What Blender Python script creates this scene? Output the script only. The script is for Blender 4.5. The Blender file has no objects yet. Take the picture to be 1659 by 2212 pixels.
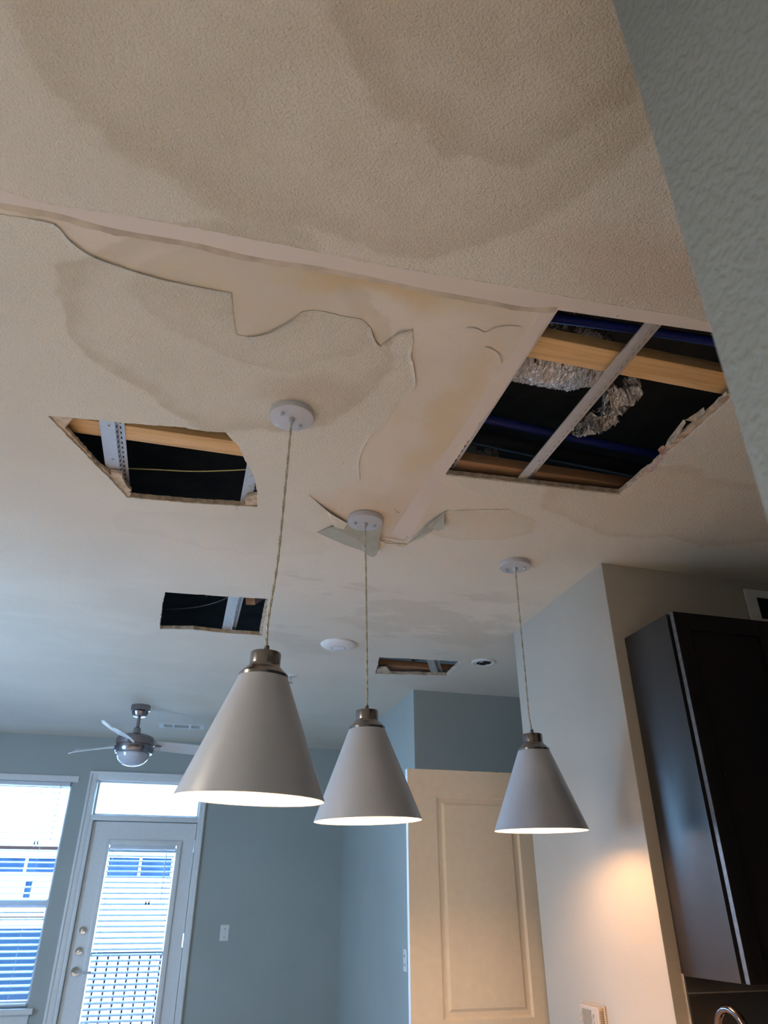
import bpy, bmesh, math, random
import numpy as np
from mathutils import Vector, Matrix, Euler, noise
random.seed(7)
sc = bpy.context.scene
COL = sc.collection
PI = math.pi
EYE = 1.41                      # camera height above the floor
ZC = 2.74                       # ceiling height

# ------------------------------------------------------------------ camera
FPX, CX, CY = 1530.0, 829.5, 1106.0
YAW, PITCH = math.radians(15), math.radians(29)
cd = bpy.data.cameras.new('camera'); cam = bpy.data.objects.new('camera', cd); COL.objects.link(cam)
cam.location = (0, 0, EYE)
cam.rotation_euler = (PI / 2 + PITCH, 0, -YAW)
cd.sensor_fit = 'VERTICAL'; cd.sensor_height = 36; cd.lens = 36 * FPX / 2212
cd.clip_start = 0.02; cd.clip_end = 300
cd.dof.use_dof = True; cd.dof.focus_distance = 2.3; cd.dof.aperture_fstop = 6.0
sc.camera = cam

# ------------------------------------------------------------------ light
w = bpy.data.worlds.new('sky'); sc.world = w; w.use_nodes = True
nt = w.node_tree; nt.nodes.clear()
wo = nt.nodes.new('ShaderNodeOutputWorld'); bg = nt.nodes.new('ShaderNodeBackground')
tc = nt.nodes.new('ShaderNodeTexCoord'); sx = nt.nodes.new('ShaderNodeSeparateXYZ')
cr = nt.nodes.new('ShaderNodeValToRGB')
cr.color_ramp.elements[0].position = 0.0; cr.color_ramp.elements[0].color = (0.33, 0.62, 1, 1)
cr.color_ramp.elements[1].position = 1.0; cr.color_ramp.elements[1].color = (0.21, 0.46, 1, 1)
nt.links.new(tc.outputs['Generated'], sx.inputs[0]); nt.links.new(sx.outputs['Z'], cr.inputs['Fac'])
nt.links.new(cr.outputs[0], bg.inputs[0]); nt.links.new(bg.outputs[0], wo.inputs[0])
bg.inputs[1].default_value = 26.0
sd = bpy.data.lights.new('sun', 'SUN'); sun = bpy.data.objects.new('sun', sd); COL.objects.link(sun)
sd.energy = 14; sd.color = (1, .95, .86); sd.angle = 0.01
sun.rotation_euler = (math.radians(48), 0, math.radians(-20))   # shines from behind the camera onto the facade opposite
def portal(x, z, sxx, szz):
    l = bpy.data.lights.new('window_portal', 'AREA'); o = bpy.data.objects.new('window_portal', l); COL.objects.link(o)
    l.shape = 'RECTANGLE'; l.size = sxx; l.size_y = szz; l.cycles.is_portal = True
    o.location = (x, 7.30, z); o.rotation_euler = (-PI / 2, 0, 0)
portal(-1.96, 1.53, 2.1, 1.66); portal(-0.275, 2.23, .9, .3); portal(-0.26, 1.15, .64, 1.6)
_l = bpy.data.lights.new('window_portal', 'AREA'); _o = bpy.data.objects.new('window_portal', _l); COL.objects.link(_o)
_l.shape = 'RECTANGLE'; _l.size = 1.4; _l.size_y = 1.0; _l.cycles.is_portal = True; _o.location = (-3.36, 3.9, 1.3); _o.rotation_euler = (0, -PI / 2, 0)
BULB = 310.0
DOWN_A = 76.0
DOWN_B = 78.0
def fill_light(x, y, e, size=.5, spread=95, col=(1, 1, 1)):        # unseen lights added left of and behind the viewer to brighten the room
    l = bpy.data.lights.new('added_fill_light', 'AREA'); o = bpy.data.objects.new('added_fill_light', l); COL.objects.link(o)
    l.shape = 'DISK'; l.size = size; l.energy = e; l.color = col; l.spread = math.radians(spread); o.location = (x, y, 2.72)
fill_light(-.9, -1.3, DOWN_A); fill_light(-2.1, 1.9, DOWN_B, .5, 165, (1.0, .87, .72))
vs = sc.view_settings
vs.view_transform = 'Standard'; vs.look = 'None'; vs.gamma = 1; vs.use_curve_mapping = False; vs.exposure = 0.0

# ------------------------------------------------------------------ pixel -> place
fw = Vector((math.sin(YAW) * math.cos(PITCH), math.cos(YAW) * math.cos(PITCH), math.sin(PITCH)))
rt = Vector((math.cos(YAW), -math.sin(YAW), 0)); up = rt.cross(fw)
def ray(x, y): return fw + rt * ((x - CX) / FPX) - up * ((y - CY) / FPX)
def onZ(x, y, z): r = ray(x, y); r = r * ((z - EYE) / r.z); return Vector((r.x, r.y, z))
def onY(x, y, Y): r = ray(x, y); r = r * (Y / r.y); return Vector((r.x, Y, r.z + EYE))
def cz(pts, z=ZC): return [tuple(onZ(a, b, z)[:2]) for a, b in pts]

# ------------------------------------------------------------------ mesh helpers
def tag(o, label=None, cat=None, group=None, kind=None):
    if label: o['label'] = label
    if cat: o['category'] = cat
    if group: o['group'] = group
    if kind: o['kind'] = kind
    return o
def link(name, bm, m, parent=None, smooth=False):
    me = bpy.data.meshes.new(name)
    bmesh.ops.recalc_face_normals(bm, faces=bm.faces)
    bm.to_mesh(me); bm.free()
    for mm in (m if isinstance(m, (list, tuple)) else [m]): me.materials.append(mm)
    if smooth:
        for p in me.polygons: p.use_smooth = True
        try: me.set_sharp_from_angle(angle=math.radians(38))
        except Exception: pass
    o = bpy.data.objects.new(name, me); COL.objects.link(o)
    if parent is not None: setp(o, parent)
    return o
def setp(o, parent, local=False):
    o.parent = parent
    if not local: o.matrix_parent_inverse = Matrix.LocRotScale(wloc(parent), wrot(parent), None).inverted()
def wloc(p): return p.location.copy()
def wrot(p): return p.rotation_euler
def empty(name, loc, rot=(0, 0, 0)):
    o = bpy.data.objects.new(name, None); COL.objects.link(o); o.location = loc; o.rotation_euler = rot
    o.empty_display_size = .05; return o
def addbox(bm, a, b, bev=0, mi=0):
    c = [(a[i] + b[i]) / 2 for i in range(3)]; s = [abs(b[i] - a[i]) for i in range(3)]
    r = bmesh.ops.create_cube(bm, size=1, matrix=Matrix.Translation(c) @ Matrix.Diagonal((*s, 1)))
    vsx = r['verts']
    fs = {f for v in vsx for f in v.link_faces}
    for f in fs: f.material_index = mi
    if bev:
        es = list({e for v in vsx for e in v.link_edges})
        bmesh.ops.bevel(bm, geom=es, offset=bev, segments=2, affect='EDGES', profile=.5)
def box(name, a, b, m, parent=None, bev=0):
    bm = bmesh.new(); addbox(bm, a, b, bev); return link(name, bm, m, parent, smooth=bev > 0)
def boxes(name, L, m, parent=None, bev=0):
    bm = bmesh.new()
    for i, (a, b) in enumerate(L):        # a hair's difference keeps butting faces from coinciding
        e = .0003 * i; addbox(bm, tuple(min(p, q) - e for p, q in zip(a, b)), tuple(max(p, q) + e for p, q in zip(a, b)), bev)
    return link(name, bm, m, parent, smooth=bev > 0)
def lathe(bm, prof, n=40, c=(0, 0, 0), mi=0, closed=False):
    rings = []
    for r, z in prof:
        if r < 1e-6: rings.append([bm.verts.new((c[0], c[1], c[2] + z))])
        else: rings.append([bm.verts.new((c[0] + r * math.cos(2 * PI * k / n), c[1] + r * math.sin(2 * PI * k / n), c[2] + z)) for k in range(n)])
    for A, B in zip(rings, rings[1:]):
        for k in range(n):
            a, b = A[k % len(A)], A[(k + 1) % len(A)]; d, e = B[k % len(B)], B[(k + 1) % len(B)]
            vsx = [v for i, v in enumerate((a, b, e, d)) if v not in (a, b, e, d)[:i]]
            if len(vsx) > 2:
                try: bm.faces.new(vsx).material_index = mi
                except ValueError: pass
def tube(bm, pts, r, n=8, caps=True):
    pts = [Vector(p) for p in pts]; rings = []
    t0 = (pts[1] - pts[0]).normalized(); nrm = t0.orthogonal().normalized()
    for i, p in enumerate(pts):
        t = ((pts[min(i + 1, len(pts) - 1)] - pts[max(i - 1, 0)])).normalized()
        nrm = (nrm - t * nrm.dot(t)).normalized(); b = t.cross(nrm)
        rr = r[i] if isinstance(r, (list, tuple)) else r
        rings.append([bm.verts.new(p + nrm * rr * math.cos(2 * PI * k / n) + b * rr * math.sin(2 * PI * k / n)) for k in range(n)])
    for A, B in zip(rings, rings[1:]):
        for k in range(n): bm.faces.new((A[k], A[(k + 1) % n], B[(k + 1) % n], B[k]))
    if caps: bm.faces.new(rings[0][::-1]); bm.faces.new(rings[-1])
def smoothpts(pts, n=8):
    pts = [Vector(p) for p in pts]; out = []
    P = [pts[0]] + pts + [pts[-1]]
    for i in range(1, len(P) - 2):
        for k in range(n):
            t = k / n; a, b, c, d = P[i - 1:i + 3]
            out.append(.5 * ((2 * b) + (-a + c) * t + (2 * a - 5 * b + 4 * c - d) * t * t + (-a + 3 * b - 3 * c + d) * t ** 3))
    out.append(pts[-1]); return out
def fill(bm, loops, z0, z1, mi_side=0, mi_face=0):
    """flat slab between z0 (underside) and z1 with an outline and inner cut-outs"""
    es = []
    for L in loops:
        vv = [bm.verts.new((x, y, z0)) for x, y in L]
        es += [bm.edges.new((vv[i], vv[(i + 1) % len(vv)])) for i in range(len(vv))]
    r = bmesh.ops.triangle_fill(bm, use_beauty=True, use_dissolve=False, edges=es)
    fs = [g for g in r['geom'] if isinstance(g, bmesh.types.BMFace)]
    for f in fs: f.material_index = mi_face
    ex = bmesh.ops.extrude_face_region(bm, geom=fs)
    for g in ex['geom']:
        if isinstance(g, bmesh.types.BMVert): g.co.z = z1
        if isinstance(g, bmesh.types.BMFace): g.material_index = mi_face
    for f in bm.faces:
        if len({round(v.co.z, 5) for v in f.verts}) > 1: f.material_index = mi_side
def ragged(L, step=.012, j=.002, seed=0, closed=True, keep=None):
    """subdivide an outline and roughen it; edges longer than `keep` stay straight"""
    rnd = random.Random(seed); out = []; N = len(L)
    for i in range(N if closed else N - 1):
        a = Vector(L[i]); b = Vector(L[(i + 1) % N]); d = (b - a).length
        n = 1 if (keep and d > keep) else max(1, int(d / step)); nm = Vector((-(b - a).y, (b - a).x)).normalized() if d > 1e-6 else Vector((0, 0))
        for k in range(n):
            q = a.lerp(b, k / n)
            if k and n > 1: q = q + nm * rnd.uniform(-j, j)
            out.append((q.x, q.y))
    if not closed: out.append(tuple(L[-1]))
    return out

# ------------------------------------------------------------------ material helpers
class NT:
    def __init__(s, name):
        s.m = bpy.data.materials.new(name); s.m.use_nodes = True; s.t = s.m.node_tree; s.t.nodes.clear()
        s.out = s.t.nodes.new('ShaderNodeOutputMaterial'); s.b = s.t.nodes.new('ShaderNodeBsdfPrincipled')
        s.t.links.new(s.b.outputs[0], s.out.inputs[0])
    def n(s, typ, **k):
        nd = s.t.nodes.new('ShaderNode' + typ)
        for a, b in k.items(): setattr(nd, a, b)
        return nd
    def set(s, sock, v):
        if hasattr(v, 'is_output') or isinstance(v, bpy.types.NodeSocket): s.t.links.new(v, sock)
        else:
            if isinstance(v, (tuple, list)) and len(v) == 3 and sock.type == 'RGBA': v = (*v, 1)
            sock.default_value = v
    def pos(s): return s.n('NewGeometry').outputs['Position']
    def obj(s): return s.n('TexCoord').outputs['Object']
    def noise(s, vec, scale, detail=4, rough=.5, dist=0, out='Fac'):
        nd = s.n('TexNoise'); s.set(nd.inputs['Vector'], vec); nd.inputs['Scale'].default_value = scale
        nd.inputs['Detail'].default_value = detail; nd.inputs['Roughness'].default_value = rough; nd.inputs['Distortion'].default_value = dist
        return nd.outputs[out]
    def math(s, op, a, b=0.0, c=None, clamp=False):
        nd = s.n('Math', operation=op, use_clamp=clamp); s.set(nd.inputs[0], a); s.set(nd.inputs[1], b)
        if c is not None: s.set(nd.inputs[2], c)
        return nd.outputs[0]
    def vm(s, op, a, b=(0, 0, 0)):
        nd = s.n('VectorMath', operation=op); s.set(nd.inputs[0], a)
        if op == 'SCALE': s.set(nd.inputs['Scale'], b)
        elif op != 'LENGTH': s.set(nd.inputs[1], b)
        return nd.outputs['Value' if op == 'LENGTH' else 'Vector']
    def rng(s, v, a, b, c=0, d=1, smooth=True):
        nd = s.n('MapRange', interpolation_type='SMOOTHSTEP' if smooth else 'LINEAR'); s.set(nd.inputs['Value'], v)
        for i, x in zip(('From Min', 'From Max', 'To Min', 'To Max'), (a, b, c, d)): nd.inputs[i].default_value = x
        return nd.outputs[0]
    def mix(s, f, a, b, mode='MIX'):
        nd = s.n('Mix', data_type='RGBA', blend_type=mode); s.set(nd.inputs[0], f); s.set(nd.inputs[6], a); s.set(nd.inputs[7], b)
        return nd.outputs[2]
    def bump(s, h, strength=.3, dist=.01, prev=None):
        nd = s.n('Bump'); nd.inputs['Strength'].default_value = strength; nd.inputs['Distance'].default_value = dist; s.set(nd.inputs['Height'], h)
        if prev is not None: s.set(nd.inputs['Normal'], prev)
        s.t.links.new(nd.outputs[0], s.b.inputs['Normal']); return nd.outputs[0]
    def fin(s, color=None, rough=None, metal=None, **k):
        if color is not None: s.set(s.b.inputs['Base Color'], color)
        if rough is not None: s.set(s.b.inputs['Roughness'], rough)
        if metal is not None: s.set(s.b.inputs['Metallic'], metal)
        for a, b in k.items(): s.set(s.b.inputs[a.replace('_', ' ')], b)
        return s.m

def mat_basic(name, col, rough=.5, metal=0, var=.06, scale=30, bump=0, bscale=200, bdist=.001, **k):
    M = NT(name); o = M.obj()
    f = M.rng(M.noise(o, scale, 4), .3, .7)
    c = M.mix(f, tuple(max(0, x * (1 - var)) for x in col), tuple(min(1, x * (1 + var)) for x in col))
    if bump: M.bump(M.noise(o, bscale, 3), bump, bdist)
    return M.fin(c, rough, metal, **k)

def mat_ceiling(name, base, texture=1.0, extra=None, stains=True):
    M = NT(name); P = M.pos()
    wob = M.vm('SUBTRACT', M.noise(P, 3.2, 4, .55, out='Color'), (.5, .5, .5))
    Q = M.vm('MULTIPLY', M.vm('ADD', P, M.vm('SCALE', wob, .28)), (1, 1, 0))
    fine = M.noise(P, 14, 5, .6)
    col = M.mix(M.rng(M.noise(P, 1.3, 3), .35, .65), base, tuple(x * .93 for x in base))
    def ell(c, r, a=0):
        d = M.vm('SUBTRACT', Q, (c[0], c[1], 0))
        if a:
            vr = M.n('VectorRotate', rotation_type='Z_AXIS'); M.set(vr.inputs['Vector'], d); vr.inputs['Angle'].default_value = a; d = vr.outputs[0]
        return M.vm('LENGTH', M.vm('MULTIPLY', d, (1 / r[0], 1 / r[1], 0)))
    def stain(col, c, r, tint, ring, amt=.6, ramt=.6, a=0, soft=.06, ringw=.09):
        d = ell(c, r, a)
        inside = M.rng(d, 1 - soft, 1 + soft, 1, 0)
        mott = M.rng(M.noise(P, 3.0, 4, .6), .35, .65, .45, 1)
        col = M.mix(M.math('MULTIPLY', M.math('MULTIPLY', inside, mott), amt), col, tint)
        rg = M.math('MULTIPLY', M.rng(d, 1 - ringw * 2.6, 1 - .01, 0, 1), M.rng(d, 1 - .01, 1 + ringw * .35, 1, 0))
        return M.mix(M.math('MULTIPLY', M.math('MULTIPLY', rg, ramt), M.rng(fine, .25, .6, .4, 1)), col, ring)
    def streak(col, c, r, tint, amt, a=0):
        d = ell(c, r, a)
        return M.mix(M.math('MULTIPLY', M.rng(d, .2, 1.05, 1, 0), amt), col, tint)
    if stains:
        col = stain(col, (.12, .60), (.62, .52), (0.515, 0.443, 0.336), (0.464, 0.400, 0.295), .7, .40, soft=.10)
        col = stain(col, (.36, .52), (.30, .30), (0.443, 0.378, 0.283), (0.412, 0.346, 0.254), .5, .35)
        col = stain(col, (-.02, 1.52), (.42, .40), (0.546, 0.486, 0.389), (0.464, 0.400, 0.295), .40, .50)
        col = stain(col, (.02, 1.36), (.28, .20), (0.484, 0.421, 0.319), (0.464, 0.400, 0.307), .3, .2)
        col = streak(col, (.98, 1.0), (.5, .13), (0.577, 0.454, 0.354), .5)
        col = streak(col, (.33, 1.22), (.32, .07), (.56, .41, .22), .8, .05)
        col = streak(col, (.66, 1.74), (.075, .62), (.60, .47, .29), .6, -.04)
        col = streak(col, (.52, 1.24), (.20, .07), (.60, .47, .29), .5)
        col = streak(col, (.22, 1.65), (.22, .13), (0.443, 0.367, 0.271), .4)
        col = streak(col, (.62, 2.35), (.30, .25), (.60, .46, .32), .6)
        col = stain(col, (1.75, 2.0), (.62, .24), (0.577, 0.486, 0.378), (0.484, 0.400, 0.307), .4, .4)
        col = stain(col, (1.05, 2.33), (.22, .16), (0.597, 0.508, 0.389), (0.536, 0.443, 0.330), .5, .3)
        col = stain(col, (.05, 2.66), (.42, .16), (0.639, 0.572, 0.484), (0.567, 0.497, 0.413), .2, .2)
        # whitish primer patches rolled over old stains towards the living room
        pm = M.rng(M.noise(M.vm('MULTIPLY', P, (1, 2.2, 1)), 1.7, 5, .62), .50, .56)
        zone = M.math('MULTIPLY', M.rng(ell((.9, 3.5), (1.0, .9)), .6, 1.0, 1, 0), pm)
        col = M.mix(M.math('MULTIPLY', zone, .5), col, (0.515, 0.464, 0.389))
        pm2 = M.rng(M.noise(M.vm('MULTIPLY', P, (1, 2.5, 1)), 1.1, 5, .6), .50, .60)
        zone = M.math('MULTIPLY', M.rng(ell((-.7, 4.2), (1.5, 1.5)), .5, 1.0, 1, 0), pm2)
        col = M.mix(M.math('MULTIPLY', zone, .18), col, (.80, .76, .68))
    if extra: col = extra(M, P, col, ell, streak)
    if texture:
        # orange peel: rounded splatter of two sizes; fades on the primed half of the room
        n1 = M.noise(P, 215, 2, .5, .1); n2 = M.noise(P, 75, 3, .5)
        sy = M.n('SeparateXYZ'); M.set(sy.inputs[0], P)
        fade = M.rng(sy.outputs['Y'], 1.7, 2.5, 1, .22)
        h = M.math('MULTIPLY', M.math('ADD', M.rng(n1, .22, .80), M.math('MULTIPLY', n2, .7)), fade)
        M.bump(h, .80 * texture, .0024)
    else:
        M.bump(M.noise(P, 22, 5, .6), .25, .004)
    return M.fin(col, .78, 0)

m_paint = mat_ceiling('textured_ceiling_paint', (0.680, 0.626, 0.537))
def bare_extra(M, P, col, ell, streak):
    crk = M.n('TexVoronoi', feature='DISTANCE_TO_EDGE'); M.set(crk.inputs['Vector'], M.vm('ADD', P, M.vm('SCALE', M.noise(P, 9, 4, out='Color'), .12))); crk.inputs['Scale'].default_value = 5
    col = M.mix(M.math('MULTIPLY', M.rng(crk.outputs['Distance'], 0, .012, 1, 0), .10), col, (0.371, 0.292, 0.212))
    return M.mix(M.math('MULTIPLY', M.rng(M.noise(P, 6, 5, .65), .5, .7), .35), col, (0.618, 0.508, 0.354))
m_bare = mat_ceiling('bare_plasterboard', (0.680, 0.605, 0.519), 0, bare_extra)
m_tape = mat_ceiling('joint_compound', (0.680, 0.599, 0.543), 0, None, False)
m_tape_dark = mat_basic('dark_tape_edge', (.50, .425, .345), .85, var=.18, scale=14, bump=.3, bscale=60, bdist=.003)
m_gyps = mat_basic('broken_gypsum_and_paper', (.50, .40, .30), .95, var=.28, scale=40, bump=.7, bscale=160, bdist=.004)
m_flapback = mat_basic('paint_film_back', (.37, .37, .31), .8, var=.06, scale=20)
m_flapfront = mat_basic('paint_film_front', (.64, .56, .44), .8, var=.06, scale=20)

def mat_wall(name, col, scale=110, dist=.0008, strength=.2):
    M = NT(name); P = M.pos()
    c = M.mix(M.rng(M.noise(P, 1.5, 4), .3, .7), col, tuple(x * .93 for x in col))
    M.bump(M.rng(M.noise(P, scale, 2, .5, .2), .35, .65), strength, dist)
    return M.fin(c, .62, 0, Specular_IOR_Level=.35)
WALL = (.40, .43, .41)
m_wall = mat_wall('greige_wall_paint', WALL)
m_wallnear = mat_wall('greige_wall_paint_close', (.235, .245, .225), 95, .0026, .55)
m_trim = mat_basic('white_trim_paint', (.78, .78, .77), .38, var=.02)
m_door = mat_basic('cream_door_paint', (.90, .79, .64), .42, var=.02)
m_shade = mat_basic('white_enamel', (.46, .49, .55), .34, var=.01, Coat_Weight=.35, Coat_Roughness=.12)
m_shadein = mat_basic('shade_inner_white', (.85, .82, .76), .6, var=.01)
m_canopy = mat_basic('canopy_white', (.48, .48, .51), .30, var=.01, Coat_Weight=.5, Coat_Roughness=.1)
def mat_brushed(name, col, rough=.32, stretch=(1, 1, 60)):
    M = NT(name); o = M.obj()
    f = M.noise(M.vm('MULTIPLY', o, stretch), 12, 3)
    c = M.mix(f, tuple(x * .8 for x in col), col)
    M.bump(f, .06, .0006)
    return M.fin(c, rough, 1)
m_nickel = mat_brushed('brushed_nickel', (.26, .25, .25), .24)
m_fanmetal = mat_brushed('fan_nickel', (.34, .31, .33), .22)
m_chrome = mat_basic('chrome', (.75, .76, .78), .12, 1, var=.01)
m_bronze = mat_basic('dark_chrome_faucet', (.16, .12, .115), .16, 1, var=.05)
m_galv = mat_basic('galvanised_steel', (.60, .59, .60), .42, .7, var=.03, scale=40)
m_black = mat_basic('near_black', (.012, .012, .012), .8, var=.1)
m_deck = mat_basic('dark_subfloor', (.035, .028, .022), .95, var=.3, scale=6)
def mat_wood(name, a, b, axis=0):
    M = NT(name); o = M.pos(); st = [26, 26, 26]; st[axis] = 1.3
    v = M.vm('MULTIPLY', o, tuple(st)); n1 = M.noise(v, 1.2, 5, .6, 1.2); n2 = M.noise(v, 6, 3, .6)
    c = M.mix(M.rng(n1, .35, .65), a, b); c = M.mix(M.math('MULTIPLY', M.rng(n2, .55, .7), .35), c, tuple(x * .55 for x in a))
    M.bump(n2, .15, .001); return M.fin(c, .6, 0)
m_pine = mat_wood('pine_chord', (.60, .355, .15), (.74, .47, .22))
m_brownwood = mat_wood('dark_lumber', (.25, .13, .065), (.33, .18, .09))
def mat_foil():
    M = NT('crinkled_foil'); o = M.pos()
    n = M.noise(M.vm('MULTIPLY', o, (3.2, 1, 1)), 26, 5, .65, 1.2)
    M.bump(n, .9, .02); return M.fin((.86, .82, .80), .16, 1)
m_foil = mat_foil()
m_blue = mat_basic('blue_tubing', (.006, .012, .13), .5, var=.1)
m_wire = mat_basic('yellow_wire_jacket', (.55, .48, .22), .5, var=.1)
m_cord = mat_basic('clear_cord', (.62, .59, .46), .2, var=.25, scale=160, Transmission_Weight=.2)
m_cab = None
def mat_cabinet(name='espresso_cabinet_lacquer', spec=.65):
    M = NT(name); P = M.pos()
    v = M.n('TexVoronoi', feature='F1'); M.set(v.inputs['Vector'], P); v.inputs['Scale'].default_value = 34
    sp = M.math('MULTIPLY', M.rng(v.outputs['Distance'], .03, .055, 1, 0), M.rng(M.noise(P, 9, 3), .60, .66))
    c = M.mix(sp, (.017, .014, .014), (.30, .28, .26))
    r = M.rng(M.noise(M.vm('MULTIPLY', P, (1, 1, .3)), 9, 4), .3, .7, .36, .46)
    M.bump(M.noise(M.vm('MULTIPLY', P, (1, 1, .15)), 120, 3), .05, .0008)
    return M.fin(c, r, 0, Specular_IOR_Level=spec)
m_cab = mat_cabinet()
m_cabfront = mat_cabinet('espresso_door_front', .08)
m_cabedge = mat_basic('lit_cabinet_edge', (.085, .078, .076), .35, var=.3, scale=50)  # lighter tone paints in the light on the cabinet door's edge
m_tile = mat_basic('dark_backsplash_tile', (.052, .045, .038), .35, var=.18, scale=5)
m_grout = mat_basic('grey_grout', (.30, .28, .25), .9, var=.08)
m_counter = mat_basic('pale_countertop', (.82, .75, .64), .3, var=.12, scale=40)
m_floor = mat_wood('floor_planks', (.46, .41, .36), (.55, .49, .43), 1)
m_plastic = mat_basic('white_plastic', (.76, .75, .74), .4, var=.02)
m_thermo = mat_basic('thermostat_plastic', (.50, .43, .37), .45, var=.03)
m_lcd = mat_basic('grey_display', (.27, .24, .20), .25, var=.03)
m_slat = mat_basic('white_blind_slat', (.70, .74, .80), .4, var=.02)
def mat_glass():
    M = NT('window_glass'); tr = M.n('BsdfTransparent'); gl = M.n('BsdfGlossy'); gl.inputs['Roughness'].default_value = .02
    mx = M.n('MixShader'); fr = M.n('Fresnel'); fr.inputs['IOR'].default_value = 1.45
    M.t.links.new(fr.outputs[0], mx.inputs[0]); M.t.links.new(tr.outputs[0], mx.inputs[1]); M.t.links.new(gl.outputs[0], mx.inputs[2])
    tr.inputs[0].default_value = (.95, .98, 1, 1)
    M.t.links.new(mx.outputs[0], M.out.inputs[0]); return M.m
m_glass = mat_glass()
m_globe = mat_basic('frosted_globe', (.58, .60, .66), .12, var=.01, Coat_Weight=.8, Coat_Roughness=.05, Transmission_Weight=.15)
def mat_emit(name, col, s):
    M = NT(name); M.b.inputs['Emission Color'].default_value = (*col, 1); M.b.inputs['Emission Strength'].default_value = s
    return M.fin(col, .5)
m_bulb = mat_emit('warm_bulb', (1.0, .57, .26), BULB)
m_facade = mat_basic('pale_facade', (.80, .74, .62), .9, var=.05)
m_bwin = mat_basic('facade_window_glass', (.012, .026, .05), .6, var=.2, scale=2, Specular_IOR_Level=.02)
m_rail = mat_basic('dark_balcony_metal', (.006, .008, .014), .7, Specular_IOR_Level=.1)
m_brown = mat_basic('brown_rail', (.018, .008, .005), .8, Specular_IOR_Level=.1)
m_concrete = mat_basic('balcony_concrete', (.07, .07, .07), .9, var=.1)

def struct(o): o['kind'] = 'structure'; return o

# ------------------------------------------------------------------ ceiling
HB = [(1200, 670), (1300, 678), (1420, 689), (1530, 698), (1660, 715), (1631, 800), (1571, 866), (1530, 902), (1487, 941), (1441, 975), (1410, 1017), (1372, 1040), (1338, 1066), (1210, 1052), (1080, 1037), (962, 1024), (1085, 842)]
HA = [(104, 898), (155, 901), (221, 908), (299, 915), (393, 922), (440, 930), (487, 933), (497, 945), (516, 964), (528, 992), (538, 1008), (550, 1033), (555, 1058), (555, 1094), (409, 1085), (274, 1073), (245, 1040), (218, 1013), (160, 955)]
HS = [(356, 1278), (494, 1288), (579, 1293), (577, 1312), (570, 1348), (566, 1372), (483, 1366), (418, 1359), (346, 1358), (346, 1344), (350, 1316)]
HT = [(819, 1419), (997, 1428), (965, 1459), (811, 1455)]
holes = [ragged(cz(h), st_, j, i + 3) for i, (h, j, st_) in enumerate(((HB, .0015, .011), (HA, .0022, .011), (HS, .003, .024), (HT, .005, .035)))]
X0, X1, Y0, Y1 = -3.2, 3.4, -3.6, 7.2
bm = bmesh.new()
fill(bm, [[(X0, Y0), (X1, Y0), (X1, Y1), (X0, Y1)]] + holes, ZC, ZC + .019, 1, 0)
ceiling = struct(link('ceiling', bm, [m_bare, m_gyps]))
ceiling['label'] = 'water stained textured ceiling with cut openings and peeling paint'
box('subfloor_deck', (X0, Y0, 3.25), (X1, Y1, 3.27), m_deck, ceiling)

band_top = [(-400, 340), (0, 408), (100, 438), (280, 465), (430, 492), (600, 525), (830, 572), (980, 597), (1130, 622), (1280, 650), (1480, 682), (1530, 695)]
groove = [(-400, 372), (0, 447), (130, 474), (240, 503), (420, 533), (545, 563), (700, 587), (830, 612), (930, 634), (1045, 655), (1130, 670), (1199, 671)]
edge1 = [(-400, 388), (0, 462), (60, 470), (118, 482), (150, 515), (190, 545), (230, 562), (275, 578), (320, 592), (370, 605), (430, 618), (500, 632)]
flap_a = [(503, 660), (504, 690), (512, 722), (530, 725), (555, 722), (580, 715), (600, 705), (630, 688), (652, 672)]
edge2 = [(675, 669), (700, 672), (740, 682), (780, 688), (800, 706), (812, 735), (822, 746), (842, 729), (862, 715), (890, 710)]
edge3 = [(893, 740), (887, 765), (893, 785), (897, 830), (880, 850), (850, 885), (825, 925), (800, 940), (782, 972), (775, 1000), (778, 1035), (735, 1052), (668, 1068)]
edge4 = [(700, 1097), (750, 1130), (790, 1150), (822, 1163), (852, 1172), (880, 1175), (925, 1133), (965, 1103), (1035, 1100), (1100, 1100), (1062, 1078), (1000, 1050)]
rt_side = [(962, 1024), (1080, 1037), (1210, 1052), (1338, 1066), (1372, 1040), (1410, 1017), (1441, 975), (1487, 941), (1530, 902), (1571, 866), (1631, 800), (1660, 715)]
eps = .0007
bt = cz(band_top); yb = bt[-1][1]
top_poly = ragged([(X0 + .01, bt[0][1] - .01)] + bt, .011, .0028, 41, False) + [(X1 - .01, yb), (X1 - .01, Y0 + .01), (X0 + .01, Y0 + .01)]
rs = cz(rt_side); rs = [(x + .004, y + .003) for x, y in rs]
low = cz(edge1 + flap_a + edge2 + edge3 + edge4)
low_poly = ragged([(X0 + .01, low[0][1] - .01)] + low, .009, .0012, 42, False) + ragged(rs, .011, .002, 43, False) + [(rs[-1][0] + .01, rs[-1][1]), (X1 - .01, rs[-1][1]), (X1 - .01, Y1 - .01), (X0 + .01, Y1 - .01)]
inner = [ragged([tuple(Vector(p) + (Vector(p) - Vector(c)).normalized() * .001) for p in h], .05, 0, 1) for h, c in
         [(hh, tuple(sum((Vector(q) for q in hh), Vector((0, 0))) / len(hh))) for hh in holes[1:]]]
bm = bmesh.new(); fill(bm, [top_poly], ZC - .0026, ZC - .0001)
link('paint_layer', bm, m_paint, ceiling)
bm = bmesh.new(); fill(bm, [low_poly] + inner, ZC - .0026, ZC - .0001)
link('paint_layer', bm, m_paint, ceiling)
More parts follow.
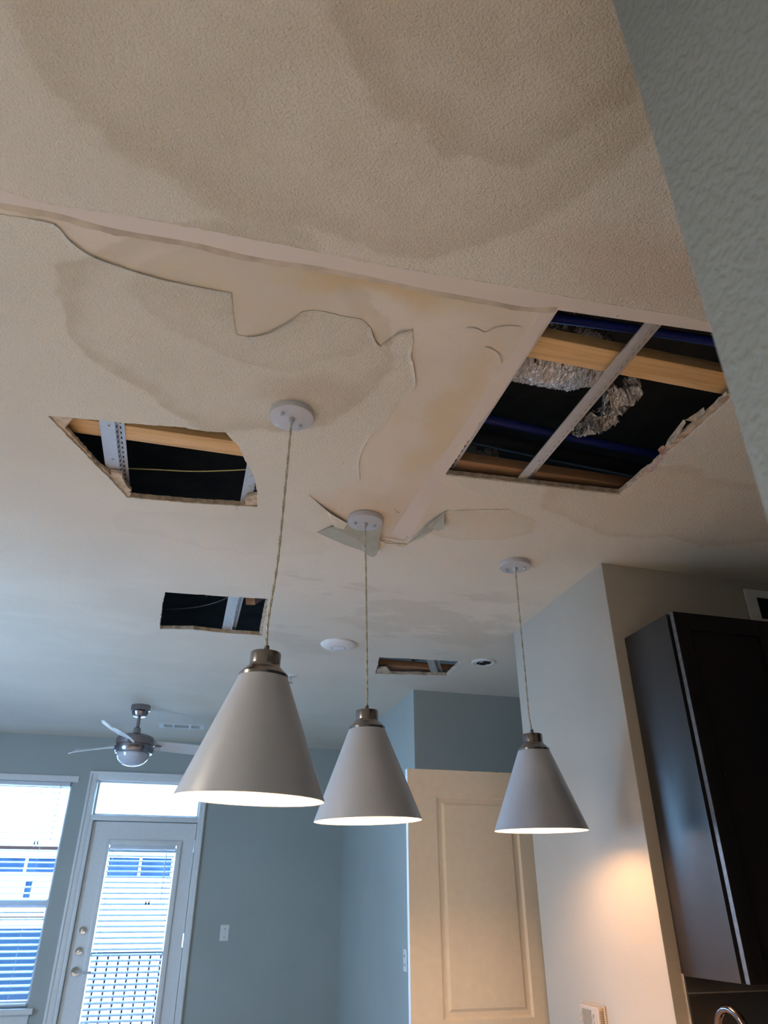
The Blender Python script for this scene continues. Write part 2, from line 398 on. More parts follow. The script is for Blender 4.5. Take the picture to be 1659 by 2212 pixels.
# paper tape bands bedded in compound
gr = cz(groove)
bm = bmesh.new(); fill(bm, [[(x, y + .001) for x, y in bt[:-2]] + [(bt[-2][0], bt[-2][1] + .001), (bt[-1][0], yb + .001), (1.45, yb + .004), (1.45, yb + .012)] + [(x, y) for x, y in reversed(ragged(gr, .02, .0012, 9, False))][:0] + [(gr[-1][0], gr[-1][1] - .004)] + list(reversed(ragged(gr, .02, .0012, 9, False)))], ZC - .0012, ZC - .0001)
link('joint_tape', bm, m_tape, ceiling)
# its lifted, darker lower margin
bm = bmesh.new(); g2 = smoothpts([(x, y, 0) for x, y in gr], 22); A = []; B = []
for i, p in enumerate(g2):
    wv = .014 + .006 * noise.noise(Vector((p.x * 4, 3, 0))); lift = .004 + .007 * max(0, noise.noise(Vector((p.x * 7, 9, 1))))
    A.append(bm.verts.new((p.x, p.y - wv, ZC - .0013))); B.append(bm.verts.new((p.x, p.y + .006 * noise.noise(Vector((p.x * 28, 1, 1))) + .002 * noise.noise(Vector((p.x * 120, 1, 1))), ZC - lift)))
for i in range(len(A) - 1): bm.faces.new((A[i], A[i + 1], B[i + 1], B[i]))
link('tape_margin', bm, m_tape_dark, ceiling)
s2 = cz([(1197, 674), (1168, 674), (1010, 905), (905, 1060), (845, 1150), (876, 1168), (905, 1132), (962, 1024), (1085, 846)])
bm = bmesh.new(); fill(bm, [ragged(s2, .03, .0015, 12)], ZC - .0014, ZC - .0001)
link('joint_tape', bm, m_tape, ceiling)
# curled lips of the paint film along the torn edge
def lip(pts, wid=.018, drop=.006, seed=0, m=None):
    P = smoothpts([(x, y, 0) for x, y in cz(pts)], 6); bm = bmesh.new(); rows = []
    N = len(P)
    for i, p in enumerate(P):
        t = (P[min(i + 1, N - 1)] - P[max(i - 1, 0)]).normalized(); nn = Vector((-t.y, t.x, 0))   # towards the paint
        a = math.sin(PI * min(1, max(0, i / (N - 1)))) ** .5 * (.55 + .6 * abs(noise.noise(Vector((i * .11, seed, 0)))))
        rows.append([bm.verts.new(p + nn * wid * (1 - k / 3) * 1 + Vector((0, 0, ZC - .0028 - drop * a * (k / 3) ** 2))) for k in range(4)])
    for A, B in zip(rows, rows[1:]):
        for k in range(3): bm.faces.new((A[k], A[k + 1], B[k + 1], B[k]))
    o = link('curled_paint_edge', bm, m or m_paint, ceiling, True); return o
lip(edge1[2:], .02, .006, 1); lip(flap_a[3:], .022, .010, 2); lip(edge2[4:7], .015, .007, 3); lip(edge2[6:], .018, .009, 4); lip(edge3[:5], .012, .006, 5)
lip([(820, 925), (800, 940), (782, 972), (775, 1000), (778, 1035)], .012, .005, 6)
lip([(1008, 706), (1030, 708), (1046, 716), (1070, 706), (1098, 702), (1124, 704)], .008, .0012, 7, m_bare); lip([(1046, 748), (1062, 752), (1076, 762), (1082, 776), (1078, 790)], .008, .0012, 8, m_bare)
# torn film hanging around the middle pendant
def flap(pts, m, sub=2):
    bm = bmesh.new(); vv = [bm.verts.new(onZ(x, y, ZC - d)) for x, y, d in pts]
    c = bm.verts.new(sum((v.co for v in vv), Vector()) / len(vv) + Vector((0, 0, -.002)))
    for i in range(len(vv)): bm.faces.new((vv[i], vv[(i + 1) % len(vv)], c))
    o = link('hanging_paint_flap', bm, m, ceiling)
    md = o.modifiers.new('thickness', 'SOLIDIFY'); md.thickness = .0008; return o
flap([(668, 1068, .003), (690, 1090, .008), (715, 1110, .014), (751, 1131, .012), (742, 1143, .012), (722, 1138, .010), (706, 1106, .004)], m_flapfront)
flap([(684, 1150, .003), (715, 1138, .010), (752, 1134, .004), (790, 1138, .004), (827, 1132, .006), (821, 1160, .018), (814, 1198, .030), (806, 1204, .030), (796, 1200, .026), (783, 1190, .018), (745, 1177, .010)], m_flapback)
flap([(882, 1174, .004), (905, 1153, .012), (925, 1134, .014), (945, 1117, .010), (968, 1101, .004), (960, 1112, .010), (960, 1142, .024), (944, 1147, .024), (945, 1137, .016), (928, 1150, .014), (905, 1163, .010)], m_flapback)
flap([(816, 1164, .004), (832, 1172, .008), (828, 1184, .014), (815, 1181, .012)], m_flapfront)
flap([(854, 1175, .004), (880, 1176, .004), (874, 1181, .010), (858, 1180, .010)], m_flapfront)
for L in ([(820, 1163), (832, 1161), (850, 1163), (874, 1167), (879, 1158)], [(852, 1099), (857, 1106), (863, 1107)], [(818, 1170), (840, 1174), (866, 1175)]):
    bm = bmesh.new(); tube(bm, smoothpts([onZ(a, b, ZC - .004) for a, b in L], 4), .0011, 5)
    link('torn_tape_fibre', bm, m_tape_dark, ceiling)
# loose paper and gypsum lumps left on the cut edges
def chunk(pts, d=.012, m=m_gyps):
    bm = bmesh.new(); fill(bm, [ragged(cz(pts, ZC + .006), .010, .002, len(pts))], ZC + .004, ZC + .004 + d)
    for v in bm.verts: v.co += Vector((0, 0, .003 * noise.noise(v.co * 60)))
    return link('torn_paper_edge', bm, m, ceiling)
chunk([(108, 897), (160, 900), (148, 915), (140, 922), (170, 955), (212, 1002), (246, 1030), (262, 1045), (284, 1064), (275, 1078), (200, 1000), (150, 945)])
chunk([(238, 1018), (264, 1022), (268, 1040), (284, 1060), (262, 1062)])
chunk([(532, 1074), (557, 1066), (557, 1096), (528, 1090)])
chunk([(1340, 1067), (1345, 1056), (1385, 1020), (1410, 1002), (1438, 972), (1444, 955), (1480, 930), (1540, 880), (1570, 850), (1590, 848), (1500, 940), (1420, 1015)])
chunk([(811, 1455), (815, 1444), (835, 1442), (843, 1450), (835, 1457)])
chunk([(567, 1372), (572, 1345), (577, 1310), (582, 1292), (573, 1300), (563, 1350), (560, 1372)])
def scrap(pts, m, name='torn_paper_edge'):
    bm = bmesh.new(); vv = [bm.verts.new(onZ(x, y, ZC - d)) for x, y, d in pts]; bm.faces.new(vv)
    bmesh.ops.triangulate(bm, faces=bm.faces); bmesh.ops.subdivide_edges(bm, edges=bm.edges, cuts=2, use_grid_fill=True)
    for v in bm.verts: v.co += noise.noise_vector(v.co * 70) * .004
    o = link(name, bm, m, ceiling); o.modifiers.new('t', 'SOLIDIFY').thickness = .001
m_pinkpaper = mat_basic('pinkish_torn_paper', (.52, .34, .32), .9, var=.3, scale=60)
scrap([(1395, 1022, .0), (1404, 1006, -.012), (1420, 990, -.016), (1432, 978, -.012), (1430, 990, .003), (1412, 1012, .004)], m_pinkpaper)
scrap([(1420, 972, -.004), (1432, 962, -.014), (1445, 968, -.010), (1440, 982, .002), (1428, 984, .004)], m_pinkpaper)
scrap([(1440, 955, -.02), (1462, 925, -.03), (1478, 905, -.02), (1482, 912, -.01), (1465, 945, .002), (1448, 962, .004)], m_gyps)
scrap([(1478, 906, -.012), (1500, 895, -.02), (1520, 880, -.02), (1524, 890, -.004), (1500, 912, 0)], m_gyps)
for k in range(26):   # frayed paper hairs on the cut edges
    h = holes[[0, 0, 1, 1, 2, 3][k % 6]]; p = h[int(random.random() * len(h))]
    bm = bmesh.new(); a = Vector((p[0], p[1], ZC - .001)); L = random.uniform(.006, .022)
    q = a + Vector((random.uniform(-.6, .6), random.uniform(-.6, .6), -.35)) * L; r2 = q + Vector((random.uniform(-.5, .5), random.uniform(-.3, .3), -.6)) * L
    tube(bm, [a, q, r2], [.0008, .0007, .0003], 4); link('frayed_fibre', bm, m_gyps, ceiling)

# ------------------------------------------------------------------ things above the ceiling
zb = ZC + .041
def chord(x0, x1, y0, y1, m, label, z=zb, h=.038):
    o = box('ceiling_joist', (x0, y0, z), (x1, y1, z + h), m, None, .002); tag(o, label, 'joist', 'timber joists in the ceiling void'); return o
chord(.72, 1.62, 1.312, 1.400, m_pine, 'pine joist crossing the upper part of the large right ceiling hole')
chord(.72, 1.62, 1.955, 2.06, m_brownwood, 'dark brown joist along the lower edge of the large right ceiling hole')
chord(-.66, .20, 2.045, 2.130, m_pine, 'pine joist crossing the skewed left ceiling hole behind the metal channel')
chord(.98, 1.75, 4.37, 4.53, m_brownwood, 'brown joist in the small far right ceiling hole', ZC + .04)
# raking brace in the middle hole
bm = bmesh.new(); tube(bm, [Vector((.22, 3.52, ZC + .06)), Vector((.38, 3.85, ZC + .30))], .035, 4); o = link('truss_web', bm, m_brownwood)
tag(o, 'dim slanted timber web at the right end of the narrow middle ceiling hole', 'timber')

def channel(label, x, y0, y1, side=1, rotz=0, wid=.034, rib=True):
    """resilient channel: screwed face low down, slotted web rising to the joists"""
    t = empty('metal_channel', (x, (y0 + y1) / 2, ZC + .0195), (0, 0, rotz)); tag(t, label, 'metal channel', 'galvanised channels under the joists')
    h = (y1 - y0) / 2; s = side
    bm = bmesh.new(); addbox(bm, (-wid / 2, -h, 0), (wid / 2, h, .0012), 0)
    if rib:
        for rx in (-.011, -.004, .003): addbox(bm, (rx - .001, -h, -.0009), (rx + .001, h, .0), 0)
    addbox(bm, (-s * wid / 2 - .0012, -h, -.0006), (-s * wid / 2 + .0012, h, .004), 0)
    p = link('face', bm, m_galv); setp(p, t, True)
    bm = bmesh.new()
    a = [(s * wid / 2, 0), (s * (wid / 2 + .006), .019), (s * (wid / 2 + .026), .019)]
    for (xa, za), (xb, zb2) in zip(a, a[1:]):
        v = [bm.verts.new(q) for q in ((xa, -h, za), (xb, -h, zb2), (xb, h, zb2), (xa, h, za))]; bm.faces.new(v)
    p = link('web', bm, m_galv); setp(p, t, True); p.modifiers.new('t', 'SOLIDIFY').thickness = .001
    bm = bmesh.new(); n = int((y1 - y0) / .030)
    for k in range(n):
        y = -h + .015 + k * .030
        addbox(bm, (s * (wid / 2 + .013) - .0022, y - .006, .0172), (s * (wid / 2 + .013) + .0022, y + .006, .0186))
        addbox(bm, (s * (wid / 2 + .003) - .0012, y - .004 + .012, .005), (s * (wid / 2 + .003) + .0012, y + .004 + .012, .014))
    p = link('slots', bm, m_black); setp(p, t, True); p['kind'] = 'stuff'
    for yy in (-h * .55, .0, h * .5):
        bm = bmesh.new(); lathe(bm, [(0, -.004), (.003, -.004), (.0045, -.001), (.0045, 0)], 10, (.004, yy, 0))
        p = link('screw', bm, m_galv); setp(p, t, True)
    return t
channel('metal channel running through the middle of the large right ceiling hole', 1.050, 1.02, 2.14, 1)
channel('thin edge of metal channel along the left side of the large right ceiling hole', .757, 1.16, 2.06, 1, 0, .03)
channel('pale metal channel with slotted flange at the left of the skewed left hole', -.379, 1.86, 2.60, 1, 0, .046, False)
channel('metal channel partly hidden at the right corner of the skewed left hole', .098, 1.98, 2.60, 1, 0, .040, False)
channel('bright metal channel standing across the narrow middle ceiling hole', .130, 3.28, 4.00, 1, 0, .050, False)
channel('metal channel crossing the small far right ceiling hole', 1.462, 4.0, 4.5, 1, math.radians(-24), .045, False)

# foil-jacketed duct
def foilmesh(name, fn, nu, nv, label, cat):
    bm = bmesh.new(); G = [[bm.verts.new(fn(u / nu, v / nv)) for v in range(nv + 1)] for u in range(nu + 1)]
    for u in range(nu):
        for v in range(nv): bm.faces.new((G[u][v], G[u + 1][v], G[u + 1][v + 1], G[u][v + 1]))
    o = link(name, bm, m_foil); tag(o, label, cat); return o
def ductfn(u, v):
    x = .70 + u * .48; a = 2 * PI * v
    r = .125 * (1 - .35 * max(0, (u - .75) / .25)) - .030 * abs(noise.noise(Vector((x * 55 + a * 1.2, a * 1.6, 0)))) - .014 * abs(noise.noise(Vector((x * 130, a * 5, 3))))
    return Vector((x, 1.555 + r * math.cos(a), ZC + .245 + r * math.sin(a)))
foilmesh('foil_duct', ductfn, 330, 110, 'crinkled silver foil duct just below the pine joist in the large right hole', 'duct')
def crumple(px, seed, z, size, name_label, sx=1.0, rot=0.0):
    def fn(u, v):
        a = (u - .5) * 2 * size * sx; b = (v - .5) * 2 * size
        fade = 1 - .35 * abs(2 * u - 1) * abs(2 * v - 1)
        q = Vector((a * math.cos(rot) - b * math.sin(rot), a * math.sin(rot) + b * math.cos(rot), 0)) * fade
        n1 = abs(noise.noise(Vector((a * 14, b * 34, seed)))) * .075; n2 = abs(noise.noise(Vector((a * 50, b * 110, seed + 5)))) * .034
        e = noise.noise_vector(Vector((a * 16, b * 16, seed + 9))) * .05
        c = onZ(px[0], px[1], z)
        return c + q + e + Vector((0, 0, n1 + n2))
    return foilmesh('foil_scrap', fn, 90, 90, name_label, 'foil')
crumple((1345, 862), 1.3, ZC + .15, .062, 'upper crumpled sheet of torn foil right of the channel in the large hole', 1.35, .9)
crumple((1290, 922), 4.7, ZC + .15, .050, 'lower crumpled sheet of torn foil right of the channel in the large hole', 1.5, -.5)
crumple((1030, 985), 8.1, ZC + .22, .060, 'small dim foil scrap in the lower left corner of the large hole', 1.3, 0)
crumple((897, 1428), 2.1, ZC + .13, .016, 'tiny bright foil scrap inside the small far right ceiling hole', 2.0, -.6)
# blue tubing and cables
def pipe(name, pts, r, m, label, cat, group=None):
    bm = bmesh.new(); tube(bm, smoothpts(pts, 6), r, 10); o = link(name, bm, m, None, True); tag(o, label, cat, group); return o
g = 'blue tubes above the large hole'
pipe('blue_pipe', [(.70, 1.325, ZC + .12), (1.06, 1.292, ZC + .12), (1.33, 1.276, ZC + .12), (1.65, 1.262, ZC + .12)], .014, m_blue, 'blue tube along the top edge of the large right ceiling hole', 'pipe', g)
pipe('blue_pipe', [(.70, 1.89, ZC + .20), (.95, 1.905, ZC + .20), (1.2, 1.925, ZC + .20), (1.7, 1.95, ZC + .20)], .017, m_blue, 'blue tube crossing the dark lower part of the large right ceiling hole', 'pipe', g)
pipe('black_pipe', [(.70, 1.98, ZC + .19), (1.1, 2.02, ZC + .19), (1.7, 2.06, ZC + .19)], .03, mat_basic('black_insulation', (.010, .011, .014), .9, var=.2), 'dark insulated pipe behind the lower blue tube in the large hole', 'pipe')
pipe('yellow_cable', [onZ(255, 1011, ZC + .14), onZ(330, 1014, ZC + .13), onZ(430, 1018, ZC + .13), onZ(560, 1013, ZC + .14)], .0026, m_wire, 'thin yellow cable sagging across the skewed left ceiling hole', 'cable')
pipe('grey_cable', [onZ(360, 1316, ZC + .14), onZ(420, 1312, ZC + .12), onZ(470, 1300, ZC + .12), onZ(505, 1284, ZC + .12)], .003, mat_basic('grey_wire', (.10, .10, .10), .6), 'thin dark cable curving through the narrow middle ceiling hole', 'cable')

# ------------------------------------------------------------------ shell
FY = 7.05
ZT = 3.27
floor = struct(box('floor', (X0, Y0, -.05), (X1, Y1, 0), m_floor)); floor['label'] = 'brown plank floor'
struct(boxes('wall_left', [((X0 - .12, Y0, 0), (X0, 3.4, ZT)), ((X0 - .12, 4.4, 0), (X0, Y1, ZT)), ((X0 - .12, 3.4, 0), (X0, 4.4, .6)), ((X0 - .12, 3.4, 2.0), (X0, 4.4, ZT))], m_wall))
w3 = struct(empty('added_window', (X0, 3.9, .6)))  # unseen window added in the left wall to let in more daylight
boxes('window_frame', [((X0 - .1, 3.4, .6), (X0 - .03, 3.45, 2.0)), ((X0 - .1, 4.35, .6), (X0 - .03, 4.4, 2.0)), ((X0 - .1, 3.4, .6), (X0 - .03, 4.4, .65)), ((X0 - .1, 3.4, 1.95), (X0 - .03, 4.4, 2.0))], m_trim, w3)
struct(box('wall_back', (X0, Y0 - .12, 0), (X1, Y0, ZT), m_wall))
struct(box('wall_right', (X1, Y0, 0), (X1 + .12, Y1, ZT), m_wall))
# far wall with openings for window, transom and door
WX0, WX1, WZ0, WZ1 = -3.0, -.93, .72, 2.346
TX0, TX1, TZ0, TZ1 = -.72, .172, 2.09, 2.372
DX0, DX1, DZ1 = -.70, .168, 2.04
CX0, CX1, CZ1 = -.80, .228, 2.447
a, b = FY, FY + .16
struct(boxes('wall_far', [((X0, a, 0), (WX0, b, ZT)), ((WX0, a, 0), (WX1, b, WZ0)), ((WX0, a, WZ1 + .0), (WX1, b, ZT)), ((WX1, a, 0), (CX0 + .02, b, ZT)),
      ((CX0 + .02, a, CZ1 - .02), (CX1 - .02, b, ZT)), ((CX1 - .02, a, 0), (1.62, b, ZT))], m_wall))
struct(box('wall_alcove', (1.49, 4.76, 0), (1.62, FY, ZC + .02), m_wall, None))
struct(box('wall_hall', (1.62, 4.76, 0), (X1, 4.88, ZC + .02), m_wall))
bk = boxes('wall_kitchen', [((1.672, 2.515, 0), (X1, 3.46, ZC + .0))], mat_wall('greige_paint_warm_lit', (.50, .455, .39)), None, .006); struct(bk)  # same house paint, tinted to put the warm light into its colour
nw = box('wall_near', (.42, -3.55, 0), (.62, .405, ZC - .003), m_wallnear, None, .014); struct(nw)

# window
wn = struct(empty('window_1', (WX0, FY, WZ0))); wn['label'] = 'wide window with open white blinds at lower left'
boxes('window_frame', [((WX0, FY + .06, WZ0), (WX0 + .03, FY + .13, WZ1)), ((WX1 - .022, FY + .06, WZ0), (WX1, FY + .13, WZ1)), ((WX0, FY + .06, WZ1 - .03), (WX1, FY + .13, WZ1)), ((WX0, FY + .06, WZ0), (WX1, FY + .13, WZ0 + .04)),
       ((WX0 + .72, FY + .06, WZ0), (WX0 + .76, FY + .13, WZ1)), ((WX0, FY + .065, 1.405), (WX1, FY + .12, 1.44))], m_trim, wn, .003)
boxes('head_casing', [((WX0 - .04, FY - .012, WZ1), (WX1 + .045, FY + .001, WZ1 + .052))], m_trim, wn, .003)
box('window_sill', (WX0 - .04, FY - .05, WZ0 - .04), (WX1 + .045, FY + .05, WZ0 - .001), m_trim, wn, .005)
box('apron', (WX0 - .02, FY - .012, WZ0 - .10), (WX1 + .02, FY + .001, WZ0 - .041), m_trim, wn, .003)
box('glass_pane', (WX0 + .03, FY + .09, WZ0 + .04), (WX1 - .022, FY + .094, WZ1 - .03), m_glass, wn)
# blinds
def blinds(name, label, x0, x1, y, z0, z1, pitch, wid, ang, cords, wand):
    t = empty(name, ((x0 + x1) / 2, y, z1)); tag(t, label, 'blinds', None)
    h = (x1 - x0) / 2; me = None
    r = box('headrail', (x0, y - .022, z1 - .03), (x1, y + .022, z1), m_slat, t, .003)
    r = box('bottom_rail', (x0, y - .02, z0), (x1, y + .02, z0 + .016), m_slat, t, .003)
    n = int((z1 - .04 - z0 - .02) / pitch)
    for k in range(n):
        z = z1 - .045 - k * pitch
        if me is None:
            bm = bmesh.new()
            prof = [(-wid / 2, 0), (-wid / 4, .0013), (0, .0018), (wid / 4, .0013), (wid / 2, 0)]
            for sgn in (0, 1):
                pass
            T = [[bm.verts.new((xx, q, zz + dz)) for q, zz in prof] for xx in (-h, h) for dz in (0, .0026)]
            for i in range(4):
                bm.faces.new((T[0][i], T[0][i + 1], T[2][i + 1], T[2][i])); bm.faces.new((T[1][i], T[1][i + 1], T[3][i + 1], T[3][i]))
                bm.faces.new((T[0][i], T[0][i + 1], T[1][i + 1], T[1][i])); bm.faces.new((T[2][i], T[2][i + 1], T[3][i + 1], T[3][i]))
            for e in (0, 4): bm.faces.new((T[0][e], T[1][e], T[3][e], T[2][e]))
            s = link('slat', bm, m_slat); me = s.data
        else:
            s = bpy.data.objects.new('slat', me); COL.objects.link(s)
        s.parent = t; s.location = (0, 0, z - z1); s.rotation_euler = (math.radians(ang), 0, 0)
    for cxx in cords:
        bm = bmesh.new()
        for dy in (-wid * .42, wid * .42): tube(bm, [(cxx, y + dy, z0 + .01), (cxx, y + dy, z1 - .02)], .0012, 5)
        link('ladder_cord', bm, m_slat, t)
    if wand:
        bm = bmesh.new(); tube(bm, [(wand[0], y - .03, z1 - .02), (wand[0] + .004, y - .034, wand[1])], .004, 6); link('tilt_wand', bm, m_slat, t)
        for dx in (-.012, .012):
            bm = bmesh.new(); lathe(bm, [(0, .03), (.005, .028), (.008, 0), (0, -.001)], 8, (wand[0] - .1 + dx, y - .035, wand[1] - .01)); link('cord_tassel', bm, m_brown, t)
    return t
blinds('window_blinds', 'white horizontal blinds hanging in the wide window at left', WX0 + .02, WX1 - .018, FY + .022, WZ0 + .012, WZ1 - .002, .045, .050, 14, (-1.09, -1.7, -2.25), (-1.02, 1.86))

# door and transom
dn = struct(empty('door_1', ((DX0 + DX1) / 2, FY, 0))); dn['label'] = 'white exterior door with glass lite, blinds and lever'
bx = [((CX0, FY - .018, 0), (TX0 - .012, FY + .16, CZ1)), ((TX0 - .0125, FY - .0175, 0), (DX0 - .004, FY + .16, DZ1 + .0085)), ((TX1 + .0, FY - .018, 0), (CX1, FY + .16, CZ1)), ((TX0 - .012, FY - .018, TZ1), (TX1, FY + .16, CZ1)), ((TX0 - .012, FY - .012, DZ1 + .008), (TX1, FY + .16, TZ0))]
boxes('door_casing', bx, m_trim, dn, .005)
boxes('casing_bead', [((CX1 - .022, FY - .026, 0), (CX1 - .004, FY - .017, CZ1 - .004)), ((CX0 + .004, FY - .026, 0), (CX0 + .022, FY - .017, CZ1 - .004)), ((CX0 + .004, FY - .026, CZ1 - .022), (CX1 - .004, FY - .017, CZ1 - .004))], m_trim, dn, .003)
LX0, LX1, LZ0, LZ1 = -.545, .022, .28, 1.862
boxes('door_slab', [((DX0, FY + .02, .01), (LX0, FY + .065, DZ1)), ((LX1, FY + .02, .01), (DX1 - .001, FY + .065, DZ1)), ((LX0, FY + .02, LZ1), (LX1, FY + .065, DZ1)), ((LX0, FY + .02, .01), (LX1, FY + .065, LZ0))], m_trim, dn)
boxes('lite_frame', [((LX0 - .035, FY + .004, LZ0 - .035), (LX0 + .006, FY + .021, LZ1 + .035)), ((LX1 - .006, FY + .004, LZ0 - .035), (LX1 + .035, FY + .021, LZ1 + .035)), ((LX0 + .0065, FY + .004, LZ1 - .006), (LX1 - .0065, FY + .021, LZ1 + .035)), ((LX0 + .0065, FY + .004, LZ0 - .035), (LX1 - .0065, FY + .021, LZ0 + .006))], m_trim, dn, .004)
box('door_glass', (LX0, FY + .045, LZ0), (LX1, FY + .049, LZ1), m_glass, dn)
boxes('door_stop', [((DX0 - .01, FY + .067, 0), (DX0 + .02, FY + .12, DZ1 + .015)), ((DX1 - .02, FY + .067, 0), (DX1 + .01, FY + .12, DZ1 + .015)), ((DX0 + .02, FY + .067, DZ1 - .015), (DX1 - .02, FY + .12, DZ1 + .015))], m_trim, dn)
def knobset(z, r, lever=False):
    bm = bmesh.new(); M = Matrix.Translation((-.632, FY + .02, z)) @ Matrix.Rotation(PI / 2, 4, 'X')
    lathe(bm, [(0, .0), (r, 0), (r, .006), (r * .85, .012), (r * .45, .013), (r * .45, .03), (0, .032)], 24)
    bm.transform(M); o = link('door_lever' if lever else 'deadbolt', bm, m_chrome, dn, True)
    if lever:
        bm = bmesh.new(); tube(bm, smoothpts([(-.632, FY - .02, z), (-.60, FY - .032, z), (-.545, FY - .030, z - .004), (-.51, FY - .026, z - .002)], 5), [.010] * 16, 8)
        link('lever_arm', bm, m_chrome, dn, True)
    else:
        box('thumb_turn', (-.642, FY - .028, z - .006), (-.622, FY - .010, z + .006), m_chrome, dn, .002)
knobset(1.228, .031); knobset(1.085, .031); knobset(.945, .036, True)
for zz in (1.86, 1.15, .25):
    bm = bmesh.new(); tube(bm, [(DX1 - .002, FY + .010, zz - .05), (DX1 - .002, FY + .010, zz + .05)], .007, 8); link('hinge', bm, m_chrome, dn, True)
tw = struct(empty('window_2', (TX0, FY, TZ0))); tw['label'] = 'transom window above the exterior door'
boxes('window_frame', [((TX0 - .006, FY + .03, TZ0), (TX0 + .016, FY + .10, TZ1)), ((TX1 - .016, FY + .03, TZ0), (TX1 + .001, FY + .10, TZ1)), ((TX0, FY + .03, TZ1 - .014), (TX1, FY + .10, TZ1)), ((TX0, FY + .03, TZ0), (TX1, FY + .10, TZ0 + .014))], m_trim, tw)
box('glass_pane', (TX0 + .01, FY + .07, TZ0 + .01), (TX1 - .01, FY + .074, TZ1 - .01), m_glass, tw)
blinds('door_blinds', 'white horizontal blinds on the glass of the exterior door', LX0 + .010, LX1 - .010, FY + .0235, LZ0 + .012, LZ1 - .004, .040, .036, 26, (-.50, -.03), (-.06, 1.42))

# interior door standing open behind the wall corner
DY = 3.709; Px0, Px1, Pz1 = 1.12, 1.84, 2.03
d2 = struct(empty('door_2', (Px1, DY, 0))); d2['label'] = 'cream interior panel door standing open behind the wall corner'
st = .12; pa, pb = Px0 + .152, Px1 - .12
fr = [((Px0, DY, .012), (pa, DY + .035, Pz1)), ((pb, DY, .012), (Px1, DY + .035, Pz1)), ((pa, DY, Pz1 - .128), (pb, DY + .035, Pz1)), ((pa, DY, .80), (pb, DY + .035, .95)), ((pa, DY, .012), (pb, DY + .035, .24))]
boxes('door_frame', fr, m_door, d2)
def panel(x0, x1, z0, z1):
    bm = bmesh.new()
    def ring(i, d): return [bm.verts.new(q) for q in ((x0 + i, DY + d, z0 + i), (x1 - i, DY + d, z0 + i), (x1 - i, DY + d, z1 - i), (x0 + i, DY + d, z1 - i))]
    R = [ring(0, 0), ring(.010, .011), ring(.030, .011), ring(.042, .002)]
    for A, B in zip(R, R[1:]):
        for k in range(4): bm.faces.new((A[k], A[(k + 1) % 4], B[(k + 1) % 4], B[k]))
    bm.faces.new(R[-1]); bb = [bm.verts.new((v.co.x, DY + .033, v.co.z)) for v in R[0]]; bm.faces.new(bb)
    return link('door_panel', bm, m_door, d2)
panel(pa, pb, .95, Pz1 - .128); panel(pa, pb, .24, .80)
box('lit_door_edge', (Px0 - .0012, DY + .001, .012), (Px0, DY + .034, Pz1 - .001), m_trim, d2)  # whiter strip carries the window light on the door's free edge
for hx in (1.47, 1.62): box('top_screw', (hx, DY + .006, Pz1), (hx + .008, DY + .014, Pz1 + .005), m_black, d2)

# ------------------------------------------------------------------ pendants
def pendant(label, cpx, rim, tilt, bend):
    base = onZ(cpx[0], cpx[1], ZC)
    rim = Vector(rim) + Vector((0, 0, EYE))
    t = empty('pendant_lamp', base); tag(t, label, 'pendant lamp', 'white cone pendants over the bar')
    zl = Vector((0, 0, 0))
    bm = bmesh.new(); lathe(bm, [(0, 0), (.066, 0), (.0685, -.003), (.0685, -.019), (.0665, -.0225), (.062, -.024), (0, -.0245)], 56)
    o = link('canopy', bm, m_canopy, None, True); setp(o, t, True)
    ang = bend[2]
    for s in (-1, 1):
        bm = bmesh.new(); lathe(bm, [(0, -.033), (.0052, -.033), (.0062, -.031), (.0062, -.0245)], 16, (s * .040 * math.cos(ang), s * .040 * math.sin(ang), 0))
        q = link('canopy_screw', bm, m_chrome, None, True); setp(q, o, True)
    bm = bmesh.new(); lathe(bm, [(.0105, -.0245), (.0105, -.027), (.0065, -.041), (.0045, -.042), (0, -.042)], 20)
    q = link('cord_grip', bm, m_canopy, None, True); setp(q, o, True)
    R = Euler((math.radians(tilt[0]), math.radians(tilt[1]), 0))
    hd = empty('lamp_head', rim - base, R); hd.parent = t
    H = .285
    bm = bmesh.new()
    lathe(bm, [(.1725, 0), (.1735, .0012), (.1725, .004), (.061, H), (.059, H)], 96)
    o = link('shade', bm, m_shade, None, True); o.parent = hd
    bm = bmesh.new(); lathe(bm, [(.1718, .0008), (.0600, H - .002), (.010, H - .001)], 96)
    q = link('shade_lining', bm, m_shadein, None, True); q.parent = hd
    bm = bmesh.new(); lathe(bm, [(.0595, H - .004), (.0615, H - .003), (.0615, H + .006), (.046, H + .021), (.0395, H + .027), (.0385, H + .033), (.0385, H + .060), (.0370, H + .0625), (.0095, H + .063), (.0075, H + .066), (.0065, H + .081), (0, H + .081)], 64)
    q = link('socket_cap', bm, m_nickel, None, True); q.parent = hd
    bm = bmesh.new(); lathe(bm, [(0, H - .240), (.018, H - .236), (.029, H - .221), (.0315, H - .204), (.027, H - .18), (.016, H - .155), (.0135, H - .125), (0, H - .125)], 28)
    q = link('bulb', bm, m_bulb, None, True); q.parent = hd
    bm = bmesh.new(); lathe(bm, [(0, H - .127), (.018, H - .127), (.020, H - .005), (0, H - .004)], 20); q = link('bulb_socket', bm, m_shadein, None, True); q.parent = hd
    top = Vector((0, 0, -.040)); bot = (rim - base) + R.to_matrix() @ Vector((0, 0, H + .075))
    d = bot - top; pts = []
    ctrl = [top, top + d * .3 + Vector((bend[0] * .7, 0, 0)), top + d * .65 + Vector((bend[0], 0, 0)), top + d * .9 + Vector((bend[1], 0, 0)), bot]
    c = smoothpts(ctrl, 26)
    for s in (0, PI):
        bm = bmesh.new()
        P = [p + Vector((math.cos(i * .55 + s), math.sin(i * .55 + s), 0)) * .0019 for i, p in enumerate(c)]
        tube(bm, P, .0021, 6); o = link('cord_strand', bm, m_cord, None, True); o.parent = t
    return t
